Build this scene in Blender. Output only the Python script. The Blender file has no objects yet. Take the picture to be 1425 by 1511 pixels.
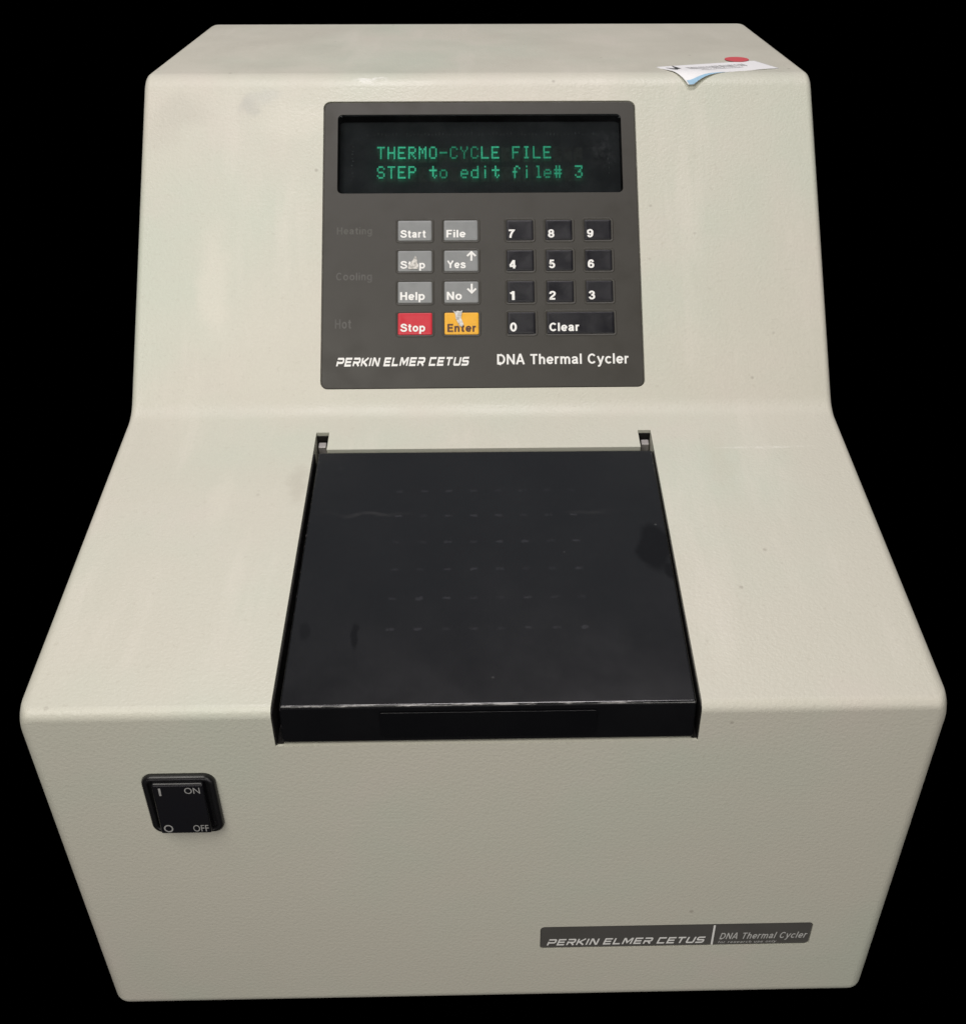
import bpy, bmesh, math, random
from mathutils import Matrix, Vector

random.seed(7)
scene = bpy.context.scene
col = scene.collection
MM = 0.001

# ------------------------------------------------------------------ camera
cam_d = bpy.data.cameras.new('camera')
cam = bpy.data.objects.new('camera', cam_d)
col.objects.link(cam)
cam_d.sensor_fit = 'VERTICAL'
cam_d.sensor_height = 24.0
cam_d.lens = 1628.668 * 24.0 / 1511.0
cam_d.shift_x = (712.5 - 750.05) / 1511.0
cam_d.shift_y = (889.70 - 755.5) / 1511.0
cam_d.clip_start = 0.01
cam_d.clip_end = 50
CR = Matrix(((0.999736, 0.012352, -0.019358), (-0.022915, 0.59134, -0.806097), (0.001491, 0.806328, 0.591467)))
cam.matrix_world = Matrix.Translation((0.00049, -0.29424, 0.43274)) @ CR.to_4x4()
scene.camera = cam

# ------------------------------------------------------------------ world (black studio), lamps, view
world = bpy.data.worlds.new('World')
scene.world = world
world.use_nodes = True
world.node_tree.nodes['Background'].inputs[0].default_value = (0, 0, 0, 1)
world.node_tree.nodes['Background'].inputs[1].default_value = 0.0


def area(name, loc, target, sx, sy, power, color, spread=180):
    l = bpy.data.lights.new(name, 'AREA')
    l.shape = 'RECTANGLE'
    l.size, l.size_y = sx, sy
    l.energy = power
    l.color = color
    l.spread = math.radians(spread)
    o = bpy.data.objects.new(name, l)
    col.objects.link(o)
    o.location = loc
    o.rotation_euler = (Vector(target) - Vector(loc)).to_track_quat('-Z', 'Y').to_euler()
    return o


area('key_lamp', (-0.34, -0.48, 1.05), (0.0, 0.16, 0.2), 0.62, 0.62, 7.5, (1.0, 0.965, 0.90))
area('right_fill', (0.50, -1.30, 0.80), (0.0, 0.2, 0.25), 0.5, 0.5, 4.6, (1.0, 0.97, 0.90))  # added fill, lifts the right of the sloped panel
area('overhead_fill', (-0.08, 0.43, 1.75), (0, 0.25, 0.2), 0.9, 0.22, 14.0, (1.0, 0.94, 0.96))  # fill added to brighten top and deck, clear of the lid's reflection
area('lid_sheen_fill', (0.0, 1.65, 1.60), (0, 0.1, 0.2), 2.6, 1.15, 2.7, (0.86, 0.92, 1.0))  # unseen panel added to give the lid a soft grey sheen
area('low_front_fill', (0.0, -0.62, 0.06), (0, 0.0, 0.04), 0.8, 0.12, 0.95, (1.0, 0.935, 0.94))  # low fill added just above the table to brighten the lower front

scene.view_settings.view_transform = 'Standard'
scene.view_settings.look = 'None'
scene.view_settings.exposure = 0.0
scene.view_settings.gamma = 1.0
scene.view_settings.use_curve_mapping = False
scene.render.engine = 'CYCLES'
scene.cycles.use_denoising = True
scene.cycles.max_bounces = 8
scene.cycles.transparent_max_bounces = 12


# ------------------------------------------------------------------ node helpers
class NT:
    def __init__(self, name):
        self.m = bpy.data.materials.new(name)
        self.m.use_nodes = True
        self.t = self.m.node_tree
        self.b = self.t.nodes['Principled BSDF']
        self.out = self.t.nodes['Material Output']
        self.tc = None

    def n(self, kind):
        return self.t.nodes.new(kind)

    def link(self, a, b):
        self.t.links.new(a, b)

    def put(self, sock, v):
        if isinstance(v, bpy.types.NodeSocket):
            self.link(v, sock)
        else:
            sock.default_value = v

    def obj(self):
        if not self.tc:
            self.tc = self.n('ShaderNodeTexCoord')
        return self.tc.outputs['Object']

    def math(self, op, a, b=0.0, c=0.0, clamp=False):
        k = self.n('ShaderNodeMath')
        k.operation = op
        k.use_clamp = clamp
        self.put(k.inputs[0], a)
        self.put(k.inputs[1], b)
        self.put(k.inputs[2], c)
        return k.outputs[0]

    def noise(self, scale, detail=3, rough=0.5, vec=None, dist=0.0, color=False):
        k = self.n('ShaderNodeTexNoise')
        self.link(vec if vec is not None else self.obj(), k.inputs['Vector'])
        k.inputs['Scale'].default_value = scale
        k.inputs['Detail'].default_value = detail
        k.inputs['Roughness'].default_value = rough
        k.inputs['Distortion'].default_value = dist
        return k.outputs['Color' if color else 'Fac']

    def ramp(self, v, lo, hi, a=0.0, b=1.0):
        k = self.n('ShaderNodeMapRange')
        k.clamp = True
        k.interpolation_type = 'SMOOTHSTEP'
        self.put(k.inputs['Value'], v)
        for i, x in enumerate((lo, hi, a, b)):
            k.inputs[i + 1].default_value = x
        return k.outputs['Result']

    def scale_vec(self, v, s):
        k = self.n('ShaderNodeVectorMath')
        k.operation = 'MULTIPLY'
        self.link(v, k.inputs[0])
        k.inputs[1].default_value = s
        return k.outputs[0]

    def warped(self, amount, scale):
        w = self.noise(scale, 3, color=True)
        s = self.n('ShaderNodeVectorMath')
        s.operation = 'SUBTRACT'
        self.link(w, s.inputs[0])
        s.inputs[1].default_value = (0.5, 0.5, 0.5)
        m = self.scale_vec(s.outputs[0], (amount,) * 3)
        a = self.n('ShaderNodeVectorMath')
        a.operation = 'ADD'
        self.link(self.obj(), a.inputs[0])
        self.link(m, a.inputs[1])
        return a.outputs[0]

    def blob(self, vec, c, r, soft=0.6):
        """1 inside the ellipsoid at c with radii r, fading to 0 at its edge"""
        s = self.n('ShaderNodeVectorMath')
        s.operation = 'SUBTRACT'
        self.link(vec, s.inputs[0])
        s.inputs[1].default_value = c
        k = self.scale_vec(s.outputs[0], tuple(1.0 / x for x in r))
        l = self.n('ShaderNodeVectorMath')
        l.operation = 'LENGTH'
        self.link(k, l.inputs[0])
        return self.ramp(l.outputs['Value'], 1.0 - soft, 1.0, 1.0, 0.0)

    def mix(self, fac, a, b, mode='MIX'):
        k = self.n('ShaderNodeMix')
        k.data_type = 'RGBA'
        k.blend_type = mode
        self.put(k.inputs['Factor'], fac)
        self.put(k.inputs['A'], a)
        self.put(k.inputs['B'], b)
        return k.outputs['Result']

    def bump(self, h, strength, dist):
        k = self.n('ShaderNodeBump')
        k.inputs['Strength'].default_value = strength
        k.inputs['Distance'].default_value = dist
        self.link(h, k.inputs['Height'])
        self.link(k.outputs['Normal'], self.b.inputs['Normal'])

    def set(self, **kw):
        for k, v in kw.items():
            self.put(self.b.inputs[k.replace('_', ' ')], v)


def c4(r, g, b):
    return (r, g, b, 1.0)


# ------------------------------------------------------------------ materials
def mat_case():
    s = NT('cream_textured_plastic')
    base = c4(0.60, 0.584, 0.500)
    n1 = s.noise(9.0, 3, 0.55)
    n2 = s.noise(16.0, 4, 0.6, s.warped(0.03, 8))
    c = s.mix(s.ramp(n1, 0.40, 0.74), base, c4(0.562, 0.590, 0.498))         # slightly green and slightly pink yellowing
    c = s.mix(s.ramp(n2, 0.50, 0.80, 0.0, 0.55), c, c4(0.625, 0.575, 0.512))
    # pale rubbed streaks running up and down
    st = s.noise(1.0, 4, 0.6, s.scale_vec(s.obj(), (55, 9, 9)))
    sp = s.n('ShaderNodeSeparateXYZ')
    s.link(s.obj(), sp.inputs[0])
    c = s.mix(s.math('MULTIPLY', s.ramp(st, 0.50, 0.74, 0.0, 0.42), s.ramp(sp.outputs[1], 0.004, 0.03)), c, c4(0.69, 0.66, 0.58))
    v = s.warped(0.012, 90)
    for ctr, r, colr, f in (
            ((-0.1127, 0.2915, 0.3090), (0.0055, 0.0075, 0.0085), c4(0.38, 0.39, 0.37), 0.36),
            ((-0.1065, 0.2945, 0.3118), (0.0095, 0.0065, 0.0065), c4(0.49, 0.50, 0.47), 0.36),
            ((-0.1474, 0.2889, 0.3064), (0.0190, 0.0140, 0.0120), c4(0.47, 0.45, 0.39), 0.34),
            ((-0.1560, 0.2800, 0.2980), (0.0150, 0.0120, 0.0120), c4(0.50, 0.47, 0.41), 0.25),
            ((-0.0905, 0.2850, 0.3030), (0.0250, 0.0120, 0.0150), c4(0.66, 0.64, 0.55), 0.5),
            ((-0.1280, 0.2250, 0.2440), (0.0120, 0.0400, 0.0400), c4(0.69, 0.66, 0.57), 0.5),
            ((-0.1130, 0.1150, 0.1880), (0.0065, 0.0300, 0.0100), c4(0.66, 0.64, 0.55), 0.35),
            ((0.1050, 0.1400, 0.1920), (0.0090, 0.0300, 0.0080), c4(0.55, 0.53, 0.44), 0.35),
            ((-0.0810, 0.1270, 0.1910), (0.0060, 0.0200, 0.0080), c4(0.46, 0.44, 0.37), 0.45),
            ((0.1390, 0.2960, 0.3135), (0.0030, 0.0014, 0.0014), c4(0.33, 0.30, 0.25), 0.7)):
        c = s.mix(s.math('MULTIPLY', s.blob(v, ctr, r, 0.75), f), c, colr)
    # the white scrape on the edge under the top and a long thin scratch right of the lid
    ws = s.noise(1.0, 4, 0.7, s.scale_vec(s.obj(), (170, 420, 420)))
    sc = s.math('MULTIPLY', s.blob(s.warped(0.004, 200), (-0.0535, 0.3016, 0.3182), (0.0105, 0.0042, 0.0042), 0.6), s.ramp(ws, 0.44, 0.54))
    c = s.mix(s.math('MULTIPLY', sc, 0.7), c, c4(0.82, 0.82, 0.78))
    sc2 = s.math('MULTIPLY', s.blob(s.warped(0.003, 60), (0.1265, 0.1495, 0.1937), (0.0300, 0.0011, 0.004), 0.7), s.ramp(ws, 0.40, 0.55))
    c = s.mix(s.math('MULTIPLY', sc2, 0.55), c, c4(0.76, 0.75, 0.68))
    # grime specks
    vo = s.n('ShaderNodeTexVoronoi')
    s.link(s.obj(), vo.inputs['Vector'])
    vo.inputs['Scale'].default_value = 110
    wn = s.n('ShaderNodeTexWhiteNoise')
    s.link(vo.outputs['Position'], wn.inputs['Vector'])
    spk = s.math('MULTIPLY', s.ramp(vo.outputs['Distance'], 0.05, 0.14, 1.0, 0.0), s.ramp(wn.outputs['Value'], 0.90, 0.97))
    c = s.mix(s.math('MULTIPLY', spk, 0.45), c, c4(0.26, 0.23, 0.19))
    pit = s.noise(430, 2, 0.55)
    c = s.mix(s.ramp(pit, 0.63, 0.74, 0.0, 0.16), c, c4(0.40, 0.37, 0.30))
    fine = s.noise(900, 2, 0.5)
    c = s.mix(s.ramp(fine, 0.25, 0.75, 0.0, 0.07), c, c4(0.36, 0.33, 0.26))
    s.set(Base_Color=c, IOR=1.46)
    s.put(s.b.inputs['Roughness'], s.ramp(n2, 0.3, 0.7, 0.37, 0.50))
    peel = s.noise(720, 2.5, 0.6)
    big = s.noise(12, 2, 0.5)
    h = s.math('ADD', peel, s.math('MULTIPLY', big, 0.4))
    s.bump(h, 0.62, 0.00030)
    return s.m


def mat_panel(name='graphite_overlay', base=(0.043, 0.0403, 0.0332)):
    s = NT(name)
    n = s.noise(40, 4, 0.6)
    c = s.mix(s.ramp(n, 0.35, 0.7, 0.0, 0.5), c4(*base), c4(base[0] * 1.1, base[1] * 1.1, base[2] * 1.12))
    s.set(Base_Color=c, IOR=1.40)
    s.put(s.b.inputs['Roughness'], s.ramp(s.noise(70, 4), 0.3, 0.7, 0.40, 0.55))
    s.bump(s.noise(1500, 2), 0.10, 0.0001)
    return s.m


def mat_key(name, base, dark=0.0):
    s = NT(name)
    n = s.noise(160, 4, 0.6)
    d = tuple(x * 0.86 for x in base)
    c = s.mix(s.ramp(n, 0.4, 0.75, 0.0, 0.6), c4(*base), c4(*d))
    s.set(Base_Color=c, IOR=1.40)
    s.put(s.b.inputs['Roughness'], s.ramp(s.noise(90, 3), 0.3, 0.7, 0.30, 0.45))
    s.bump(s.noise(120, 2), 0.25, 0.0003)
    return s.m


def plain(name, base, rough=0.5, metal=0.0, vary=0.12, scale=120, spec=None):
    s = NT(name)
    n = s.noise(scale, 4, 0.6)
    d = tuple(x * (1 - vary) for x in base)
    s.set(Base_Color=s.mix(s.ramp(n, 0.35, 0.7), c4(*base), c4(*d)), Metallic=metal)
    s.put(s.b.inputs['Roughness'], s.ramp(n, 0.3, 0.7, rough * 0.9, min(1.0, rough * 1.12)))
    if spec is not None:
        s.b.inputs['Specular IOR Level'].default_value = spec
    return s.m


def mat_lid():
    """glossy black lid; object coordinates: x across, y up the slope from the front edge, z out"""
    s = NT('gloss_black_lid')
    sep = s.n('ShaderNodeSeparateXYZ')
    s.link(s.obj(), sep.inputs[0])
    x, y, z = sep.outputs
    n = s.noise(14, 4, 0.6)
    c = s.mix(s.ramp(n, 0.35, 0.7), c4(0.0048, 0.0050, 0.0060), c4(0.0066, 0.0068, 0.0078))
    # dried residue marks in a grid of eight by six
    gx = s.math('DIVIDE', s.math('ADD', x, 0.0418), 0.01058)
    gy = s.math('DIVIDE', s.math('SUBTRACT', y, 0.0310), 0.01665)
    cell = s.n('ShaderNodeCombineXYZ')
    s.link(s.math('FLOOR', gx), cell.inputs[0])
    s.link(s.math('FLOOR', gy), cell.inputs[1])
    wn = s.n('ShaderNodeTexWhiteNoise')
    s.link(cell.outputs[0], wn.inputs['Vector'])
    wob = s.math('MULTIPLY', s.math('SUBTRACT', s.noise(300, 3), 0.5), 0.5)
    fx = s.math('SUBTRACT', s.math('FRACT', gx), 0.5)
    fy = s.math('SUBTRACT', s.math('ADD', s.math('FRACT', gy), s.math('MULTIPLY', wob, 0.30)), 0.5)
    mark = s.math('MULTIPLY', s.ramp(s.math('ABSOLUTE', fx), 0.08, 0.20, 1, 0), s.ramp(s.math('ABSOLUTE', fy), 0.022, 0.060, 1, 0))
    for v, lo, hi in ((gx, 0.0, 8.0), (gy, 0.0, 6.0)):
        mark = s.math('MULTIPLY', mark, s.math('GREATER_THAN', v, lo))
        mark = s.math('MULTIPLY', mark, s.math('LESS_THAN', v, hi))
    top = s.math('GREATER_THAN', z, -0.0012)
    mark = s.math('MULTIPLY', s.math('MULTIPLY', mark, top), s.ramp(wn.outputs['Value'], 0.0, 1.0, 0.35, 1.0))
    c = s.mix(s.math('MULTIPLY', mark, s.ramp(s.noise(500, 3), 0.30, 0.55)), c, c4(0.021, 0.021, 0.025))
    # wiped-over smears and dark fingerprints
    w = s.warped(0.010, 70)
    sm = s.blob(w, (0.0695, 0.084, 0.0), (0.0085, 0.017, 0.02), 0.35)
    sm = s.math('MAXIMUM', sm, s.blob(w, (0.0745, 0.070, 0.0), (0.0045, 0.007, 0.02), 0.6))
    sm = s.math('MAXIMUM', sm, s.math('MULTIPLY', s.blob(w, (-0.0500, 0.036, 0.0), (0.0020, 0.0080, 0.02), 0.6), 0.8))
    sm = s.math('MAXIMUM', sm, s.math('MULTIPLY', s.blob(w, (-0.0688, 0.040, 0.0), (0.0028, 0.0060, 0.02), 0.6), 0.5))
    c = s.mix(s.math('MULTIPLY', sm, 0.65), c, c4(0.006, 0.006, 0.007))
    st = s.noise(1.0, 5, 0.6, s.scale_vec(s.obj(), (25, 140, 10)))
    line = s.math('MULTIPLY', s.blob(w, (-0.050, 0.1075, 0.0), (0.026, 0.0022, 0.02), 0.8), s.ramp(st, 0.35, 0.6))
    line = s.math('MAXIMUM', line, s.math('MULTIPLY', s.blob(w, (0.052, 0.1080, 0.0), (0.022, 0.0020, 0.02), 0.8), s.ramp(st, 0.35, 0.6)))
    c = s.mix(s.math('MULTIPLY', line, 0.5), c, c4(0.035, 0.034, 0.034))
    # white chips and painted bevel glint on front edge, chips and dust at sides
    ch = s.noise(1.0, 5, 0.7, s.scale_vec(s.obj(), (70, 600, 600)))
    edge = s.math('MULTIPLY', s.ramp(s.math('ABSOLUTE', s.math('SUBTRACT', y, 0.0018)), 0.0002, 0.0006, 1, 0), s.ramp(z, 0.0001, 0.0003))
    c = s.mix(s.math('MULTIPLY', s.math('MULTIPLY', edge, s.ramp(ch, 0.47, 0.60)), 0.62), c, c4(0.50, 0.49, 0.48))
    side = s.ramp(s.math('ABSOLUTE', s.math('SUBTRACT', x, 0.0008)), 0.0739, 0.0748, 0, 1)
    c = s.mix(s.math('MULTIPLY', s.math('MULTIPLY', side, s.ramp(s.noise(420, 4, 0.7), 0.56, 0.68)), 0.5), c, c4(0.12, 0.11, 0.12))
    du = s.n('ShaderNodeTexVoronoi')
    s.link(s.obj(), du.inputs['Vector'])
    du.inputs['Scale'].default_value = 160
    dw = s.n('ShaderNodeTexWhiteNoise')
    s.link(du.outputs['Position'], dw.inputs['Vector'])
    dust = s.math('MULTIPLY', s.ramp(du.outputs['Distance'], 0.05, 0.12, 1, 0), s.ramp(dw.outputs['Value'], 0.93, 0.99))
    c = s.mix(s.math('MULTIPLY', dust, 0.5), c, c4(0.10, 0.10, 0.10))
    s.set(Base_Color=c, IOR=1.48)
    s.put(s.b.inputs['Specular IOR Level'], s.math('SUBTRACT', 0.5, s.math('MULTIPLY', sm, 0.26)))
    r = s.ramp(s.noise(24, 5, 0.65), 0.3, 0.75, 0.19, 0.235)
    r = s.math('ADD', r, s.math('MULTIPLY', mark, 0.02))
    r = s.math('SUBTRACT', r, s.math('MULTIPLY', sm, 0.05), clamp=True)
    s.put(s.b.inputs['Roughness'], r)
    s.bump(s.noise(30, 2), 0.05, 0.001)
    return s.m


def mat_glass():
    s = NT('smoked_glass')
    s.t.nodes.remove(s.b)
    tr = s.n('ShaderNodeBsdfTransparent')
    tr.inputs[0].default_value = c4(0.48, 0.495, 0.50)
    gl = s.n('ShaderNodeBsdfGlossy')
    gl.inputs['Color'].default_value = c4(0.9, 0.9, 0.9)
    s.put(gl.inputs['Roughness'], s.ramp(s.noise(60, 4), 0.3, 0.7, 0.02, 0.06))
    fr = s.n('ShaderNodeFresnel')
    fr.inputs['IOR'].default_value = 1.32
    mx = s.n('ShaderNodeMixShader')
    s.link(fr.outputs[0], mx.inputs[0])
    s.link(tr.outputs[0], mx.inputs[1])
    s.link(gl.outputs[0], mx.inputs[2])
    df = s.n('ShaderNodeBsdfDiffuse')                       # dust and wiping marks, thickest towards one end
    df.inputs['Color'].default_value = c4(0.30, 0.31, 0.33)
    w = s.warped(0.012, 80)
    d = s.math('MULTIPLY', s.blob(w, (0.061, 0.134, 0.0), (0.011, 0.018, 0.05), 0.9), s.ramp(s.noise(220, 5, 0.7), 0.40, 0.75, 0.0, 0.055))
    d = s.math('ADD', d, s.ramp(s.noise(35, 5, 0.6), 0.35, 0.8, 0.003, 0.012))
    m2 = s.n('ShaderNodeMixShader')
    s.link(d, m2.inputs[0])
    s.link(mx.outputs[0], m2.inputs[1])
    s.link(df.outputs[0], m2.inputs[2])
    s.link(m2.outputs[0], s.out.inputs['Surface'])
    return s.m


def mat_glow():
    s = NT('lit_phosphor')
    a = s.n('ShaderNodeAttribute')
    a.attribute_name = 'lum'
    s.set(Base_Color=c4(0.02, 0.03, 0.03))
    s.b.inputs['Emission Color'].default_value = c4(0.085, 0.80, 0.44)
    s.link(s.math('MULTIPLY', a.outputs['Fac'], 2.4), s.b.inputs['Emission Strength'])
    return s.m


M = dict(
    case=mat_case(), panel=mat_panel(), lid=mat_lid(), glass=mat_glass(), glow=mat_glow(),
    key_grey=mat_key('grey_key', (0.245, 0.255, 0.255)), key_black=mat_key('black_key', (0.0080, 0.0080, 0.0110)),
    key_red=mat_key('red_key', (0.60, 0.022, 0.040)), key_yellow=mat_key('yellow_key', (0.86, 0.44, 0.030)),
    white=plain('white_print', (0.86, 0.86, 0.83), 0.5, vary=0.06),
    white_dim=plain('silver_print', (0.56, 0.56, 0.54), 0.5, vary=0.1),
    faint=plain('worn_grey_print', (0.072, 0.070, 0.058), 0.5, vary=0.2),
    faint2=plain('faded_grey_print', (0.078, 0.074, 0.066), 0.5, vary=0.2),
    brown=plain('brown_print', (0.075, 0.022, 0.008), 0.5),
    black=plain('black_plastic', (0.010, 0.010, 0.011), 0.33, vary=0.3),
    rocker=plain('rocker_plastic', (0.008, 0.008, 0.0105), 0.30, vary=0.3),
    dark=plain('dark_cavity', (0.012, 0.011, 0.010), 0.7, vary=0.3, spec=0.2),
    tube=plain('display_tube_grey', (0.36, 0.365, 0.385), 0.8, vary=0.3, scale=60, spec=0.1),
    ghost=plain('unlit_cell_grey', (0.43, 0.43, 0.42), 0.8, vary=0.3, scale=400, spec=0.1),
    tick=plain('tube_mark_grey', (0.95, 0.95, 0.95), 0.8, vary=0.5, scale=500, spec=0.1),
    steel=plain('grey_hinge_metal', (0.42, 0.40, 0.39), 0.45, vary=0.2, metal=0.3),
    paper=plain('white_paper', (0.86, 0.86, 0.87), 0.6, vary=0.04, scale=300),
    blue=plain('blue_paper_strip', (0.33, 0.55, 0.74), 0.6, vary=0.1, scale=300),
    silver=plain('worn_silver_print', (0.36, 0.36, 0.35), 0.5, vary=0.25, scale=500),
    ink=plain('grey_ink', (0.05, 0.05, 0.05), 0.6, vary=0.3, scale=600),
    red=plain('red_paper', (0.62, 0.085, 0.10), 0.6, vary=0.06, scale=300),
    tear=plain('torn_film', (0.74, 0.72, 0.67), 0.6, vary=0.55, scale=700),
    plate=mat_panel('nameplate_graphite', (0.085, 0.082, 0.076)),
    tabletop=plain('black_cloth', (0.0, 0.0, 0.0), 1.0, vary=0.0, spec=0.0),
)

# ------------------------------------------------------------------ profile of the machine (y, z) and its face frames
W = 0.3306
PR = [Vector(p) for p in ((0.0, -0.0048), (0.0, 0.17029), (0.17929, 0.19794), (0.30263, 0.32004), (0.46091, 0.32004), (0.46091, -0.0048))]


def face_frame(i):
    a, b = PR[i], PR[i + 1]
    t = (b - a).normalized()
    return Matrix(((1, 0, 0, 0), (0, t.x, -t.y, a.x), (0, t.y, t.x, a.y), (0, 0, 0, 1)))


FRONT, DECK, SLOPE, TOP = (face_frame(i) for i in range(4))
FRONT = FRONT @ Matrix.Translation((0, 0.0048, 0))


# ------------------------------------------------------------------ object helpers
def link(name, me, mats, parent=None, mat=None, label=None):
    o = bpy.data.objects.new(name, me)
    col.objects.link(o)
    if not isinstance(mats, (list, tuple)):
        mats = [mats]
    for m in mats:
        me.materials.append(m)
    world_m = mat if mat is not None else Matrix.Identity(4)
    if parent is not None:
        o.parent = parent
        o.matrix_parent_inverse = world_of(parent).inverted()
    o.matrix_basis = world_m
    WORLD[o.name] = world_m.copy()
    if label:
        o['label'] = label
    return o


WORLD = {}


def world_of(o):
    return WORLD[o.name]


def me_from(name, verts, faces, idx=None, smooth=False):
    me = bpy.data.meshes.new(name)
    me.from_pydata([tuple(v) for v in verts], [], faces)
    if idx:
        for p, i in zip(me.polygons, idx):
            p.material_index = i
    if smooth:
        for p in me.polygons:
            p.use_smooth = True
    me.update()
    return me


def rrect(x0, y0, x1, y1, r, seg=6):
    pts = []
    for cx, cy, a0 in ((x1 - r, y1 - r, 0), (x0 + r, y1 - r, 90), (x0 + r, y0 + r, 180), (x1 - r, y0 + r, 270)):
        for k in range(seg + 1):
            a = math.radians(a0 + 90 * k / seg)
            pts.append((cx + r * math.cos(a), cy + r * math.sin(a)))
    return pts


def stack(rings, cap_bottom=True, cap_top=True):
    """rings: list of (pts2d, z) with equal counts, bottom to top"""
    v, f = [], []
    n = len(rings[0][0])
    for pts, z in rings:
        v += [(p[0], p[1], z) for p in pts]
    for k in range(len(rings) - 1):
        for i in range(n):
            j = (i + 1) % n
            f.append((k * n + i, k * n + j, (k + 1) * n + j, (k + 1) * n + i))
    if cap_bottom:
        f.append(tuple(reversed(range(n))))
    if cap_top:
        f.append(tuple((len(rings) - 1) * n + i for i in range(n)))
    return v, f


def slab(x0, y0, x1, y1, r, z0, z1, bev=0.0, seg=6, bseg=4):
    rings = [(rrect(x0, y0, x1, y1, r, seg), z0)]
    if bev > 0:
        for k in range(bseg + 1):
            a = math.pi / 2 * k / bseg
            d = bev * (1 - math.cos(a))
            rings.append((rrect(x0 + d, y0 + d, x1 - d, y1 - d, max(r - d, 1e-5), seg), z1 - bev + bev * math.sin(a)))
    else:
        rings.append((rrect(x0, y0, x1, y1, r, seg), z1))
    return stack(rings)


def join_vf(parts):
    v, f, idx = [], [], []
    for pv, pf, mi in parts:
        o = len(v)
        v += list(pv)
        f += [tuple(i + o for i in q) for q in pf]
        idx += [mi] * len(pf)
    return v, f, idx


def boolean(o, cutters):
    """cut each (verts, faces, matrix) out of o"""
    for k, (v, f, m) in enumerate(cutters):
        me = me_from('cut', [m @ Vector(p) for p in v], f)
        bm = bmesh.new()
        bm.from_mesh(me)
        bmesh.ops.recalc_face_normals(bm, faces=bm.faces)
        bm.to_mesh(me)
        bm.free()
        c = bpy.data.objects.new('cut', me)
        col.objects.link(c)
        c.matrix_world = WORLD[o.name]
        c.matrix_world = Matrix.Identity(4) if m is not None else c.matrix_world
        md = o.modifiers.new('b', 'BOOLEAN')
        md.operation = 'DIFFERENCE'
        md.solver = 'EXACT'
        md.object = c
        bpy.context.view_layer.update()
        dg = bpy.context.evaluated_depsgraph_get()
        new = bpy.data.meshes.new_from_object(o.evaluated_get(dg))
        o.modifiers.clear()
        o.data = new
        bpy.data.objects.remove(c)


# ------------------------------------------------------------------ text helpers
def glyphs(text, bold=0.0, shear=0.0, spacing=1.0):
    cu = bpy.data.curves.new('lettering', 'FONT')
    cu.body = text
    cu.offset = bold
    cu.shear = shear
    cu.space_character = spacing
    cu.resolution_u = 4
    o = bpy.data.objects.new('lettering', cu)
    col.objects.link(o)
    bpy.context.view_layer.update()
    me = bpy.data.meshes.new_from_object(o.evaluated_get(bpy.context.evaluated_depsgraph_get()))
    bpy.data.objects.remove(o)
    v = [tuple(p.co) for p in me.vertices]
    f = [tuple(p.vertices) for p in me.polygons]
    return v, f


def fit(v, x0, y0, x1, y1, z, tilt=0.0):
    ax, bx = min(p[0] for p in v), max(p[0] for p in v)
    ay, by = min(p[1] for p in v), max(p[1] for p in v)
    out = []
    for p in v:
        u = (p[0] - ax) / (bx - ax)
        out.append((x0 + u * (x1 - x0), y0 + (p[1] - ay) / (by - ay) * (y1 - y0) + tilt * u, z))
    return out


def stroke(pts, t):
    """flat mitred ribbon along a polyline"""
    P = [Vector(p) for p in pts]
    L, R_ = [], []
    for i, p in enumerate(P):
        d1 = (p - P[i - 1]).normalized() if i else None
        d2 = (P[i + 1] - p).normalized() if i < len(P) - 1 else None
        d1 = d1 or d2
        d2 = d2 or d1
        n1, n2 = Vector((-d1.y, d1.x)), Vector((-d2.y, d2.x))
        m = (n1 + n2)
        m = m.normalized() if m.length > 1e-6 else n1
        k = t / 2 / max(0.45, m.dot(n1))
        L.append(p + m * k)
        R_.append(p - m * k)
    v = [(p.x, p.y, 0) for p in L] + [(p.x, p.y, 0) for p in R_]
    n = len(P)
    f = [(n + i, n + i + 1, i + 1, i) for i in range(n - 1)]
    return v, f


LOGO = {
    'P': [[(0.0, 1), (0.86, 1), (0.97, 0.88), (0.97, 0.52), (0.86, 0.40), (0.05, 0.40)], [(0.09, 0.62), (0.09, -0.1)]],
    'E': [[(1.0, 1), (0.09, 1), (0.09, 0), (1.0, 0)], [(0.09, 0.50), (0.92, 0.50)]],
    'R': [[(0.0, 1), (0.86, 1), (0.97, 0.88), (0.97, 0.54), (0.86, 0.43), (0.05, 0.43)], [(0.09, 0.62), (0.09, -0.1)], [(0.52, 0.43), (0.95, -0.1)]],
    'K': [[(0.09, 1.1), (0.09, -0.1)], [(0.98, 1.1), (0.32, 0.5), (0.98, -0.1)], [(0.09, 0.5), (0.36, 0.5)]],
    'I': [[(0.09, 1.1), (0.09, -0.1)]],
    'N': [[(0.09, -0.1), (0.09, 1.0), (0.22, 1.0), (0.84, 0.0), (0.97, 0.0), (0.97, 1.1)]],
    'L': [[(0.09, 1.1), (0.09, 0), (0.95, 0)]],
    'M': [[(0.09, -0.1), (0.09, 1.0), (0.22, 1.0), (0.62, 0.22), (1.02, 1.0), (1.15, 1.0), (1.15, -0.1)]],
    'C': [[(1.0, 1), (0.09, 1), (0.09, 0), (1.0, 0)]],
    'T': [[(0.0, 1), (1.0, 1)], [(0.5, 1.0), (0.5, -0.1)]],
    'U': [[(0.09, 1.1), (0.09, 0.10), (0.19, 0), (0.87, 0), (0.97, 0.10), (0.97, 1.1)]],
    'S': [[(1.0, 1), (0.20, 1), (0.09, 0.90), (0.09, 0.60), (0.20, 0.5), (0.87, 0.5), (0.97, 0.40), (0.97, 0.10), (0.87, 0), (0.0, 0)]],
}
LOGO_W = {'I': 0.18, 'M': 1.24, 'L': 0.95}


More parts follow.
